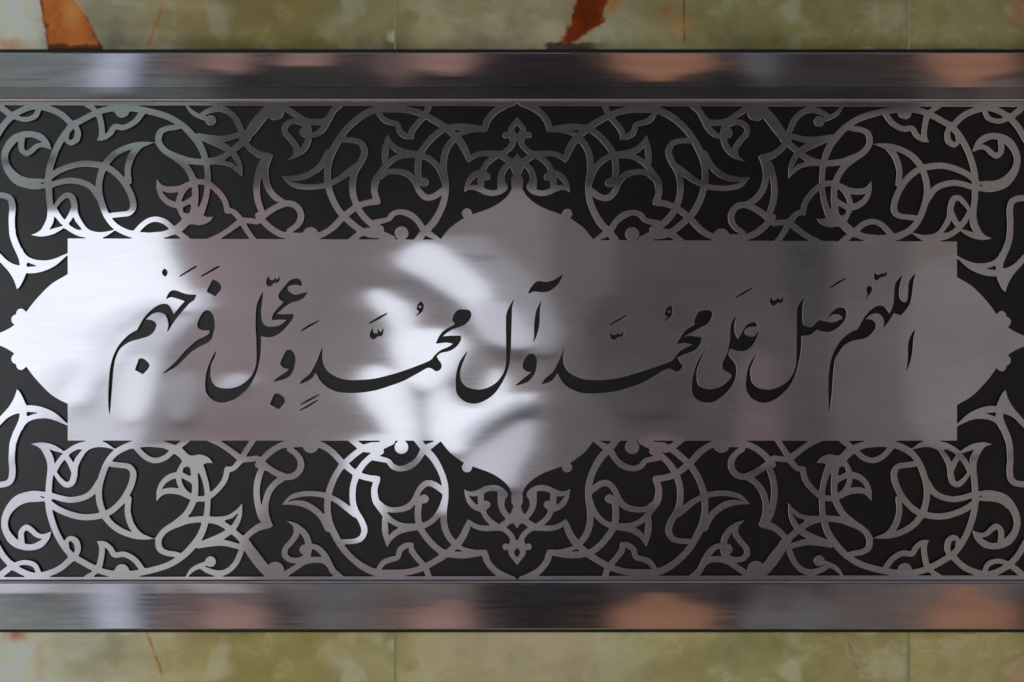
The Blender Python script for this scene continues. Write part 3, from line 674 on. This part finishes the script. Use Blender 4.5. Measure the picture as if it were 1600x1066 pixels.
reflector('300,92 430,88 560,110 690,190 790,310 850,460 800,540 700,520 650,410 560,260', M_haze, 'dull grey cloth added behind the slanting pale one', .02, tagp=W_)
reflector('540,330 640,345 720,430 745,500 690,520 620,510 560,470', M_grey, 'added grey end of the slanting cloth', .05, tagp=W_)
reflector('95,305 140,283 205,318 258,350 280,400 290,440 360,438 420,450 480,495 465,560 410,640 340,690 255,650 205,590 180,520 178,440 150,390 108,345', M_white, 'white cloth with a narrow neck added in the middle', .06, tagp=W_)
reflector('62,630 110,585 175,595 235,640 272,710 290,800 285,900 240,935 190,910 130,800 70,720', M_white, 'white tongue shaped cloth added low in the middle', .07, tagp=W_)
reflector('335,700 400,655 440,720 520,750 560,650 595,592 640,640 655,700 735,690 745,715 700,750 600,795 540,835 470,920 420,930 345,880 325,780', M_white, 'white cloth with two ragged points added in the middle', .06, tagp=W_)
reflector('470,950 560,890 650,830 740,800 742,900 690,1000 660,1070 560,1040 480,1010', M_grey, 'grey cloth added under the ragged white one', .04, tagp=W_)
reflector('546,694 604,676 622,700 612,730 598,800 572,850 548,830 540,760', M_lgrey, 'pale narrow cloth added left of the lowest white one', .035)
reflector('665,700 690,690 708,740 712,790 690,800 680,750', M_lgrey, 'pale narrow cloth added right of the lowest white one', .035)
reflector('342,604 360,586 384,584 394,594 372,606 352,612', M_grey, 'small grey reflector added left of the middle ones', .03)
reflector('262,600 300,578 312,600 306,640 280,660 262,640', M_haze, 'dull reflector added beside the small pale cloth', .032)
reflector('640,372 700,368 760,372 770,400 720,398 660,392', M_haze, 'dull short reflector added above the slanting cloth', .03)
reflector('1160,560 1198,548 1218,640 1215,720 1150,724 1152,640', M_rose, 'rose grey cloth added low on the right', .02)
reflector('1000,690 1050,678 1075,720 1060,790 1010,780', M_rose, 'second rose grey cloth added low on the right', .022)
reflector('1222,300 1290,300 1296,420 1282,500 1236,490 1226,420', M_dark, 'dark cloth added right of the middle', .02)
reflector('930,470 1050,450 1080,560 1060,640 960,640 920,560', M_dkb, 'dark brown cloth added right of the middle', .015)
reflector('1430,420 1600,400 1640,560 1600,700 1440,690 1410,560', M_haze2, 'warm grey cloth added at the right', .015)
reflector('142,520 190,482 240,466 268,474 222,492 180,530 158,600 132,640 140,580', M_lgrey, 'pale twisted strip added in front of the large white cloth', .07)
reflector('60,600 110,560 124,566 96,610 60,680 40,690', M_lgrey, 'second pale strip added in front of the large white cloth', .07)
reflector('286,690 296,730 306,800 312,890 300,895 290,810 276,740', M_haze, 'thin dull strip added between the two lowest white reflectors', .09, tagp=W_)
reflector('470,850 540,790 640,742 700,700 708,712 640,765 560,812 500,880', M_grey, 'grey curved strip added over the ragged white cloth', .09, tagp=W_)
# dark sheet added across the top to darken the plate's upper reflection
reflector('330,279* 840,279* 1010,276 1200,262 1290,190 1320,60* 1420,-240* 330,-240*', M_dark, 'long dark reflector added across the top of the opposite wall', .035)
reflector('-200,60* -200,236 240,240 300,262 330,279* 330,-240* -200,-240*', M_teal, 'grey green reflector added at the upper left', .025)

# bands added high and low, shaped for the frame bars' reflections
BANDS = [  # x from, x to, material, name, how near it reaches to the panel's height (0 none, 1 all), slant
 (20, 128, M_teal, 'grey green', .5, .2, 3), (152, 214, M_blue, 'pale blue', 1, .5, 3), (216, 242, M_black, 'thin black', 1, .5, 3), (244, 318, M_brown, 'brown', .9, .6, 3),
 (322, 388, M_pink, 'dusty pink', .35, .7, 1), (320, 425, M_pink, 'slanting dusty pink', .45, .25, 2), (390, 412, M_black, 'narrow black', .8, .5, 1), (418, 470, M_dark, 'dark narrow', .9, .3, 2),
 (440, 512, M_pink, 'short dusty pink', .0, .5, 1), (476, 584, M_steelgrey, 'plain grey', 1, .5, 2), (586, 662, M_brown, 'second brown', .9, .5, 3), (650, 738, M_pink, 'wide dusty pink', .4, .6, 3),
 (744, 952, M_black, 'wide black', 1, .5, 3), (957, 1114, M_orange, 'terracotta', .62, .44, 3), (1118, 1156, M_black, 'short black', 1, .5, 3), (1160, 1212, M_steelgrey, 'second plain grey', .9, .6, 3),
 (1225, 1300, M_steelgrey, 'third plain grey', .8, .3, 2), (1230, 1440, M_dark, 'dark brown', 1, .5, 1), (1449, 1588, M_orange, 'wide terracotta', .9, .35, 3), (1593, 1700, M_black, 'right end black', .9, .8, 3)]
for k, (a, b, mt, nm, reach, slant, where) in enumerate(BANDS):
    for top in (True, False):
        if not where & (1 if top else 2): continue
        w0 = b - a
        outer, near, inner = (-235, 30, 150) if top else (1290, 1020, 905)
        near = near + (outer - near) * .15 * (1 - reach); tip = near + (inner - near) * reach
        if mt is M_black or reach == 1:
            q_ = f'{a},{outer}* {b},{outer}* {b + 3},{near} {b - 3},{tip}* {a + 2},{tip}* {a - 3},{near}'
        else:
            c_ = a + slant * w0
            q_ = f'{a},{outer}* {b},{outer}* {b + 2},{near + (outer - near) * .2} {b - .04 * w0},{near} {c_ + .24 * w0},{(near + tip) / 2} {c_ + .14 * w0},{tip}* {c_ - .12 * w0},{tip}* {c_ - .2 * w0},{(near + tip) / 2} {a + .04 * w0},{near} {a - 2},{near + (outer - near) * .2}'
        reflector(q_, mt, f"{nm} cloth hung {'high' if top else 'low'} on the opposite wall, added for the bars", .055 + .006 * (k % 4))
